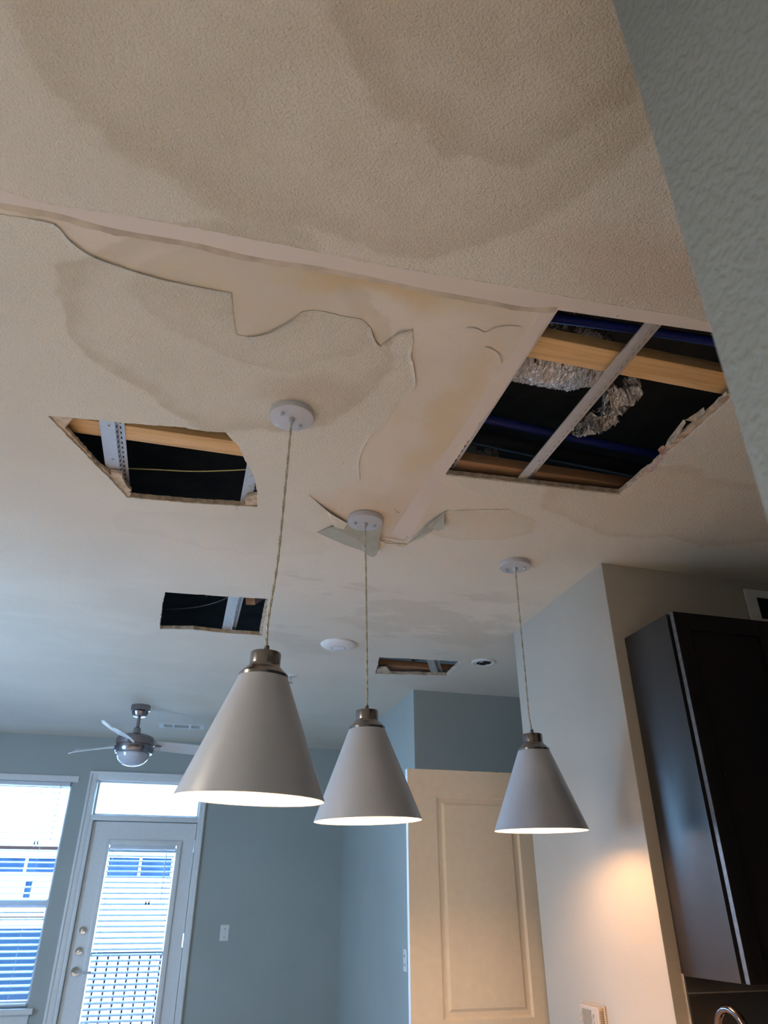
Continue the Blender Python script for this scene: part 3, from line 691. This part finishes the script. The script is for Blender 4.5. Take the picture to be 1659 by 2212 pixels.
pendant('leftmost and nearest white cone pendant, its shade the largest', (631, 891), (.155, 1.781, .213), (2, 1.4), (.004, -.004, math.radians(38)))
pendant('middle white cone pendant, its round ceiling plate among torn hanging paint', (789, 1119), (.587, 2.388, .233), (1, -1.6), (.002, .002, math.radians(5)))
pendant('rightmost and smallest white cone pendant, in front of the warmly lit wall', (1112, 1216), (1.308, 2.623, .239), (1.5, -.6), (-.004, -.006, math.radians(-30)))

# ------------------------------------------------------------------ ceiling fan
fb = onZ(305, 1524, ZC); fn = empty('ceiling_fan', fb); tag(fn, 'brushed nickel ceiling fan with dome light near the far window wall', 'ceiling fan')
def fpart(name, prof, m, n=48, par=None):
    bm = bmesh.new(); lathe(bm, prof, n); o = link(name, bm, m, None, True); o.parent = par or fn; return o
fpart('ceiling_mount', [(0, 0), (.070, 0), (.072, -.006), (.072, -.042), (.062, -.048), (.060, -.060), (.046, -.085), (.016, -.092), (0, -.092)], m_fanmetal)
fpart('downrod', [(.0125, -.085), (.0125, -.185)], m_fanmetal, 20)
fpart('rod_collar', [(.0125, -.160), (.024, -.168), (.030, -.205), (.030, -.215)], m_fanmetal, 24)
hs = fpart('motor_housing', [(.030, -.212), (.09, -.220), (.128, -.236), (.134, -.246), (.134, -.250), (.138, -.252), (.138, -.296), (.134, -.298), (.134, -.302), (.142, -.304), (.142, -.335), (.132, -.352), (.118, -.356), (0, -.356)], m_fanmetal, 64)
fpart('light_dome', [(.118, -.352), (.116, -.372), (.106, -.396), (.086, -.418), (.056, -.434), (.026, -.441), (0, -.443)], m_globe, 48)
for k in range(3):
    bm = bmesh.new(); L0, L1 = .15, .66
    S = [(L0, .038), (.22, .058), (.40, .066), (.58, .062), (.645, .050), (L1, .030)]
    T = [[bm.verts.new((x, s * wy, -.022 * s + dz)) for s in (-1, 1)] for x, wy in S for dz in (0, .006)]
    for i in range(len(S) - 1):
        a0, a1, b0, b1 = T[2 * i], T[2 * i + 1], T[2 * i + 2], T[2 * i + 3]
        bm.faces.new((a0[0], a0[1], b0[1], b0[0])); bm.faces.new((a1[0], a1[1], b1[1], b1[0]))
        bm.faces.new((a0[0], a1[0], b1[0], b0[0])); bm.faces.new((a0[1], a1[1], b1[1], b0[1]))
    bm.faces.new((T[0][0], T[0][1], T[1][1], T[1][0])); bm.faces.new((T[-2][0], T[-2][1], T[-1][1], T[-1][0]))
    o = link('fan_blade', bm, m_trim); o.parent = fn; o.location = (0, 0, -.285); o.rotation_euler = (0, 0, math.radians(17 + 120 * k))
    bm = bmesh.new(); addbox(bm, (.10, -.016, -.004), (.20, .016, -.0005), .001); q = link('blade_bracket', bm, m_fanmetal); q.parent = o

# ------------------------------------------------------------------ ceiling fittings
c = onZ(731, 1390, ZC); t = empty('ceiling_disc', c); tag(t, 'smooth white domed disc on the ceiling between two pendant cords', 'wireless disc')
bm = bmesh.new(); lathe(bm, [(.098, 0), (.104, -.004), (.102, -.010), (.086, -.020), (.060, -.027), (.042, -.029)], 64); o = link('housing', bm, m_plastic, None, True); o.parent = t
bm = bmesh.new(); lathe(bm, [(.042, -.029), (.0405, -.0275), (.039, -.029), (.02, -.0305), (0, -.031)], 48); o = link('centre_cap', bm, m_plastic, None, True); o.parent = t
bm = bmesh.new(); lathe(bm, [(.0425, -.0292), (.0405, -.0298), (.0385, -.0292)], 48); o = link('indicator_ring', bm, mat_basic('lilac_ring', (.28, .26, .40), .4)); o.parent = t
c = onZ(1044, 1429, ZC); t = empty('sprinkler_plate', c); tag(t, 'small round white ceiling plate with dark centre beside the far right hole', 'sprinkler plate')
bm = bmesh.new(); lathe(bm, [(.074, -.001), (.076, -.006), (.066, -.010), (.056, -.006), (.046, -.010), (.030, -.012)], 40)
for v in bm.verts: v.co.z += .002 * noise.noise(v.co * 40)
o = link('plate_ring', bm, m_plastic, None, True); o.parent = t
bm = bmesh.new(); lathe(bm, [(.046, -.0105), (.024, -.013), (.020, -.008), (0, -.008)], 28); o = link('dark_centre', bm, m_black); o.parent = t
c = onZ(628, 1459, ZC); t = empty('fire_sprinkler', c); tag(t, 'small chrome fire sprinkler head behind the nearest pendant cap', 'fire sprinkler')
bm = bmesh.new(); lathe(bm, [(.040, 0), (.041, -.003), (.030, -.008), (.014, -.009)], 30); o = link('escutcheon', bm, m_plastic, None, True); o.parent = t
bm = bmesh.new(); lathe(bm, [(.010, -.006), (.010, -.020), (.005, -.024), (.004, -.046), (.018, -.048), (.018, -.050), (0, -.050)], 20); o = link('sprinkler_head', bm, m_chrome, None, True); o.parent = t
for s in (-1, 1):
    bm = bmesh.new(); tube(bm, [(s * .008, 0, -.02), (s * .013, 0, -.032), (s * .004, 0, -.047)], .0016, 5); o = link('frame_arm', bm, m_chrome); o.parent = t
t = empty('ceiling_register', (-.07, 6.40, ZC)); tag(t, 'white slotted air register on the ceiling right of the fan', 'air vent')
def addp(name, L, m, par, bev=0):
    bm = bmesh.new()
    for i, (a_, b_) in enumerate(L):
        e = .0002 * i; addbox(bm, tuple(p - e for p in a_), tuple(q + e for q in b_), bev)
    o = link(name, bm, m); o.parent = par; return o
rw, rh = .185, .085
addp('register_frame', [((-rw, -rh, -.003), (rw, -rh + .028, -.0005)), ((-rw, rh - .028, -.003), (rw, rh, -.0005)), ((-rw, -rh, -.003), (-rw + .035, rh, -.0005)), ((rw - .035, -rh, -.003), (rw, rh, -.0005)),
      ((-.075, -rh, -.003), (-.060, rh, -.0005)), ((.060, -rh, -.003), (.075, rh, -.0005))], m_trim, t)
addp('register_throat', [((-rw + .03, -rh + .02, -.0012), (rw - .03, rh - .02, -.0006))], mat_basic('dim_duct', (.03, .035, .045), .8), t)
me = None
xs = [-.135 + .013 * k for k in range(5)] + [.085 + .013 * k for k in range(5)]
for xx in xs:
    addp('louvre', [((xx - .0022, -rh + .028, -.0026), (xx + .0025, rh - .028, -.0012))], m_trim, t)
for k in range(6):
    yy = -.045 + .018 * k; addp('louvre', [((-.060, yy - .003, -.0026), (.060, yy + .003, -.0012))], mat_basic('shaded_louvre', (.22, .24, .27), .6), t)  # middle louvres greyed to paint in the shade of the slots

# ------------------------------------------------------------------ wall fittings
t = empty('light_switch', (.497, FY, 1.202)); tag(t, 'white light switch plate on the far blue-grey wall', 'light switch')
addp('cover_plate', [((-.036, -.007, -.058), (.036, -.0003, .058))], m_plastic, t, .002)
addp('toggle', [((-.006, -.016, -.010), (.006, -.006, .012))], m_plastic, t, .001)
for s in (-1, 1): addp('screw', [((-.003, -.0085, s * .030 - .003), (.003, -.0068, s * .030 + .003))], m_chrome, t)
t = empty('wall_outlet', (1.49, 5.03, 1.105)); tag(t, 'white outlet plate just left of the open cream door edge', 'outlet')
addp('cover_plate', [((-.007, -.038, -.060), (-.0003, .038, .060))], m_plastic, t, .002)
for s in (-1, 1):
    addp('socket', [((-.010, -.017, s * .024 - .015), (-.0065, .017, s * .024 + .015))], m_plastic, t, .001)
    addp('socket_slot', [((-.0108, -.008, s * .024 - .006), (-.0098, -.005, s * .024 + .006)), ((-.0108, .005, s * .024 - .006), (-.0098, .008, s * .024 + .006))], m_black, t)
t = empty('thermostat', (1.672, 3.035, 1.07)); tag(t, 'beige digital thermostat with grey screen low on the lit wall', 'thermostat')
bm = bmesh.new()
addp('backplate', [((-.010, -.078, -.118), (-.0003, .078, 0))], m_thermo, t, .003)
addp('case', [((-.034, -.072, -.112), (-.009, .072, -.004))], m_thermo, t, .007)
addp('screen', [((-.0352, -.020, -.085), (-.0335, .050, -.018))], m_lcd, t, .001)
for k in range(3):
    for yy in (.062, -.032): addp('button', [((-.039, yy - .006, -.040 - .022 * k), (-.033, yy + .006, -.028 - .022 * k))], m_thermo, t, .002)
for k in range(12):
    addp('vent_slot', [((-.028, -.0725, -.022 - .007 * k), (-.012, -.0712, -.018 - .007 * k))], m_lcd, t)
# grille above the cabinets
t = empty('wall_vent', (2.58, 2.512, 2.60)); tag(t, 'pale wall vent with black grille above the dark cabinet at right edge', 'vent')
gx, gz = .185, .088
addp('vent_frame', [((-gx, -.010, -gz), (gx, 0, -gz + .035)), ((-gx, -.010, gz - .035), (gx, 0, gz)), ((-gx, -.010, -gz + .035), (-gx + .055, 0, gz - .035)), ((gx - .055, -.010, -gz + .035), (gx, 0, gz - .035))], m_trim, t)
addp('vent_recess', [((-gx + .05, -.003, -gz + .03), (gx - .05, -.001, gz - .03))], m_black, t)
for k in range(8):
    xx = -gx + .068 + .033 * k; addp('vent_bar', [((xx, -.007, -gz + .035), (xx + .0022, -.003, gz - .035))], m_rail, t)
for k in range(5):
    z_ = -gz + .050 + k * .019; addp('vent_bar', [((-gx + .055, -.0072, z_), (gx - .055, -.0035, z_ + .002))], m_rail, t)

# ------------------------------------------------------------------ wall cabinet
KX0, KX1, KZ0, KZ1 = 1.722, 2.62, 1.198, 2.392
t = empty('wall_cabinet', (KX0, 2.51, KZ0)); tag(t, 'glossy espresso black wall cabinet at the right edge beside the corner', 'cabinet')
box('cabinet_body', (KX0, 2.216, KZ0), (KX1, 2.511, KZ1), m_cab, t, .0015)
box('face_frame', (KX0 + .014, 2.197, KZ0 + .004), (KX1, 2.2155, KZ1 - .002), m_black, t)
def shaker(x0, x1):
    d = empty('cabinet_door', (0, 0, 0)); setp(d, t); d.location = (0, 0, 0); d.matrix_parent_inverse = Matrix.Identity(4); d.location = (0, 0, 0)
    d.name = 'cabinet_door'
    L = [((x0, 2.178, KZ0), (x0 + .062, 2.197, KZ1 - .002)), ((x1 - .062, 2.178, KZ0), (x1, 2.197, KZ1 - .002)), ((x0 + .062, 2.178, KZ1 - .066), (x1 - .062, 2.197, KZ1 - .002)), ((x0 + .062, 2.178, KZ0), (x1 - .062, 2.197, KZ0 + .064)), ((x0 + .06, 2.186, KZ0 + .06), (x1 - .06, 2.192, KZ1 - .06))]
    off = Vector((KX0, 2.51, KZ0)); bm = bmesh.new()
    for a_, b_ in L: addbox(bm, tuple(Vector(a_) - off), tuple(Vector(b_) - off), .0012)
    bpy.data.objects.remove(d)
    o = link('cabinet_door', bm, m_cabfront, None, True); o.parent = t
    return o
shaker(KX0 + .0035, 2.165); shaker(2.170, KX1)
box('lit_door_edge', (KX0 + .0015, 2.1785, KZ0 + .001), (KX0 + .0038, 2.1965, KZ1 - .003), m_cabedge, t)

# backsplash, counter, faucet
t = empty('tile_backsplash', (1.722, 2.512, .92)); tag(t, 'dark large-format tile backsplash below the black wall cabinet', 'backsplash')
box('grout_bed', (1.7235, 2.4992, .92), (3.39, 2.514, 1.197), m_grout, t)
box('edge_trim', (1.7185, 2.499, .92), (1.7225, 2.5145, 1.205), m_grout, t, .001)
zt = [(.921, 1.1475), (1.1515, 1.197)]
for r_, (za, zb_) in enumerate(zt):
    xs = [1.7245, 2.050, 2.655, 3.26, 3.385] if r_ else [1.7245, 2.050, 2.655, 3.26, 3.385]
    for xa, xb in zip(xs, xs[1:]): box('tile', (xa, 2.498, za), (xb - .004, 2.506, zb_), m_tile, t, .001)
t = empty('kitchen_counter', (2.4, 2.2, 0)); tag(t, 'kitchen base cabinet with pale counter under the dark wall cabinet', 'counter')
box('worktop', (1.70, 1.86, .88), (3.38, 2.500, .918), m_counter, t, .003)
box('base_body', (1.73, 1.92, .02), (3.38, 2.50, .88), m_cab, t)
fx, fy_, fz = 1.742, 2.36, .918
t = empty('faucet', (fx, fy_, fz)); tag(t, 'dark chrome high-arc faucet below the wall cabinet at bottom right', 'faucet')
top = onY(1574, 2180, fy_ - .07); 
R_ = .068; zc_ = top.z - R_ - fz; ax = top.x - fx
pts = [(ax, 0, .03), (ax, 0, zc_ * .5), (ax, 0, zc_)] + [(ax, -R_ + R_ * math.cos(a_ * PI / 12), zc_ + R_ * math.sin(a_ * PI / 12)) for a_ in range(1, 13)] + [(ax, -2 * R_, zc_ - .03)]
bm = bmesh.new(); tube(bm, pts, .0125, 18); o = link('spout', bm, m_bronze, None, True); o.parent = t
bm = bmesh.new(); lathe(bm, [(0, 0), (.028, 0), (.028, .008), (.020, .012), (.018, .06), (0, .06)], 28, (ax, 0, 0)); o = link('faucet_base', bm, m_bronze, None, True); o.parent = t
bm = bmesh.new(); lathe(bm, [(0, 0), (.0155, 0), (.0165, .02), (.0150, .075), (0, .078)], 24, (ax, -2 * R_, zc_ - .11)); o = link('spray_head', bm, m_bronze, None, True); o.parent = t
bm = bmesh.new(); tube(bm, [(ax + .018, 0, .045), (ax + .06, -.01, .07)], .006, 8); o = link('handle', bm, m_bronze, None, True); o.parent = t

# breakfast bar added below the pendants (out of frame; its pale top throws the lamp light back up)
t = empty('added_bounce_bar', (.70, 2.3, 0)); tag(t, 'unseen pale-topped bar added under the three pendants to bounce their light', 'bar')
bm = bmesh.new(); fill(bm, [[(-.25, 1.40), (.35, 1.25), (1.1, 2.0), (1.66, 2.18), (1.66, 2.95), (.75, 2.85), (.15, 2.45)]], .88, .92)
o = link('worktop', bm, m_counter, t)
bm = bmesh.new(); fill(bm, [[(-.05, 1.58), (.25, 1.48), (.95, 2.2), (1.62, 2.38), (1.62, 2.75), (.85, 2.65), (.3, 2.3)]], .0, .88)
o = link('bar_body', bm, m_wall, t)

# ------------------------------------------------------------------ outside
g_ = struct(box('floor_balcony', (-4, FY + .17, -.15), (3, 9.2, -.02), m_concrete)); g_['label'] = 'concrete balcony floor outside the door'
t = empty('balcony_railing', (-.2, 9.0, 0)); tag(t, 'dark metal balcony railing seen through the door blinds', 'railing')
rz = onY(300, 2058, 9.0).z
boxes('top_rail', [((-.95, 8.97, rz - .03), (3.0, 9.03, rz + .01))], m_rail, t)
boxes('lower_rail', [((-.95, 8.985, .08), (3.0, 9.015, .11))], m_rail, t)
me = None
for k in range(38):
    x_ = -.93 + k * .104
    if me is None:
        p = box('picket', (-.011, 8.992 - 9.0, .11), (.011, 9.008 - 9.0, rz - .03), m_rail); me = p.data; p.parent = t
    else: p = bpy.data.objects.new('picket', me); COL.objects.link(p); p.parent = t
    p.location = (x_ + .2, 0, 0)
o = box('balcony_parapet', (-4, 8.9, -.1), (-1.0, 9.05, onY(60, 2005, 9.0).z), mat_basic('blue_grey_parapet', (.03, .055, .085), .95), None)
tag(o, 'blue-grey solid balcony wall behind the lower slats of the window blinds', 'parapet')
BY = 26.0
t = empty('apartment_building', (-1.5, BY, -6)); tag(t, 'pale sunlit building across the way seen through the blinds', 'building')
topz = onY(100, 1838, BY).z
xl, xr = -14, 9
box('facade', (xl, BY, -6), (xr, BY + 8, topz), m_facade, t)
box('parapet_cap', (xl - .2, BY - .25, topz), (xr + .2, BY + 8.2, topz + .12), m_brown, t)
def bwin(p0, p1, nx=2, fr_=.08):
    a_ = onY(*p0, BY); b_ = onY(*p1, BY); x0_, x1_, z0_, z1_ = a_.x, b_.x, b_.z, a_.z
    f_ = boxes('window', [((x0_, BY - .10, z0_), (x0_ + fr_, BY, z1_)), ((x1_ - fr_, BY - .10, z0_), (x1_, BY, z1_)), ((x0_, BY - .10, z1_ - fr_), (x1_, BY, z1_)), ((x0_, BY - .10, z0_), (x1_, BY, z0_ + fr_))] +
          [((x0_ + (x1_ - x0_) * k / nx - .03, BY - .10, z0_), (x0_ + (x1_ - x0_) * k / nx + .03, BY, z1_)) for k in range(1, nx)], m_trim, t)
    bm = bmesh.new(); addbox(bm, (x0_ + .02, BY - .05, z0_ + .02), (x1_ - .02, BY - .01, z1_ - .02)); q = link('pane', bm, m_bwin, None); q.parent = f_; q.matrix_parent_inverse = Matrix.Translation((1.5, -BY, 6)) @ Matrix.Identity(4)
    q.matrix_parent_inverse = Matrix.Identity(4)
    return f_, q
for a_, b_, n_ in (((232, 1846), (372, 1900), 2), ((-160, 1844), (124, 1892), 4), ((52, 1896), (70, 1947), 1), ((-90, 1900), (-60, 1947), 1), ((420, 1850), (560, 1905), 2)):
    f_, q = bwin(a_, b_, n_)
    q.parent = f_; q.matrix_parent_inverse = Matrix.Identity(4)
zr = onY(60, 1952, 12).z
t = empty('walkway_rail', (-2, 12, -3)); tag(t, 'brown timber rails outside, crossing the view low in the left window', 'railing')
boxes('rail', [((-6, 11.97, zr - .05), (-1.45, 12.03, zr + .05))], m_brown, t)
boxes('rail', [((-6, 11.97, zr - .20), (-1.45, 12.03, zr - .15))], m_brown, t)
for x_ in (-5, -3.4, -1.5): box('post', (x_ - .03, 12.03, -3), (x_ + .03, 12.08, zr + .02), m_brown, t)
gg = struct(box('floor_outside', (-40, 9.3, -6.2), (40, 80, -6), mat_basic('parking_concrete', (.06, .06, .06), .95, var=.1, scale=1))); gg['label'] = 'pale pavement below between the buildings'
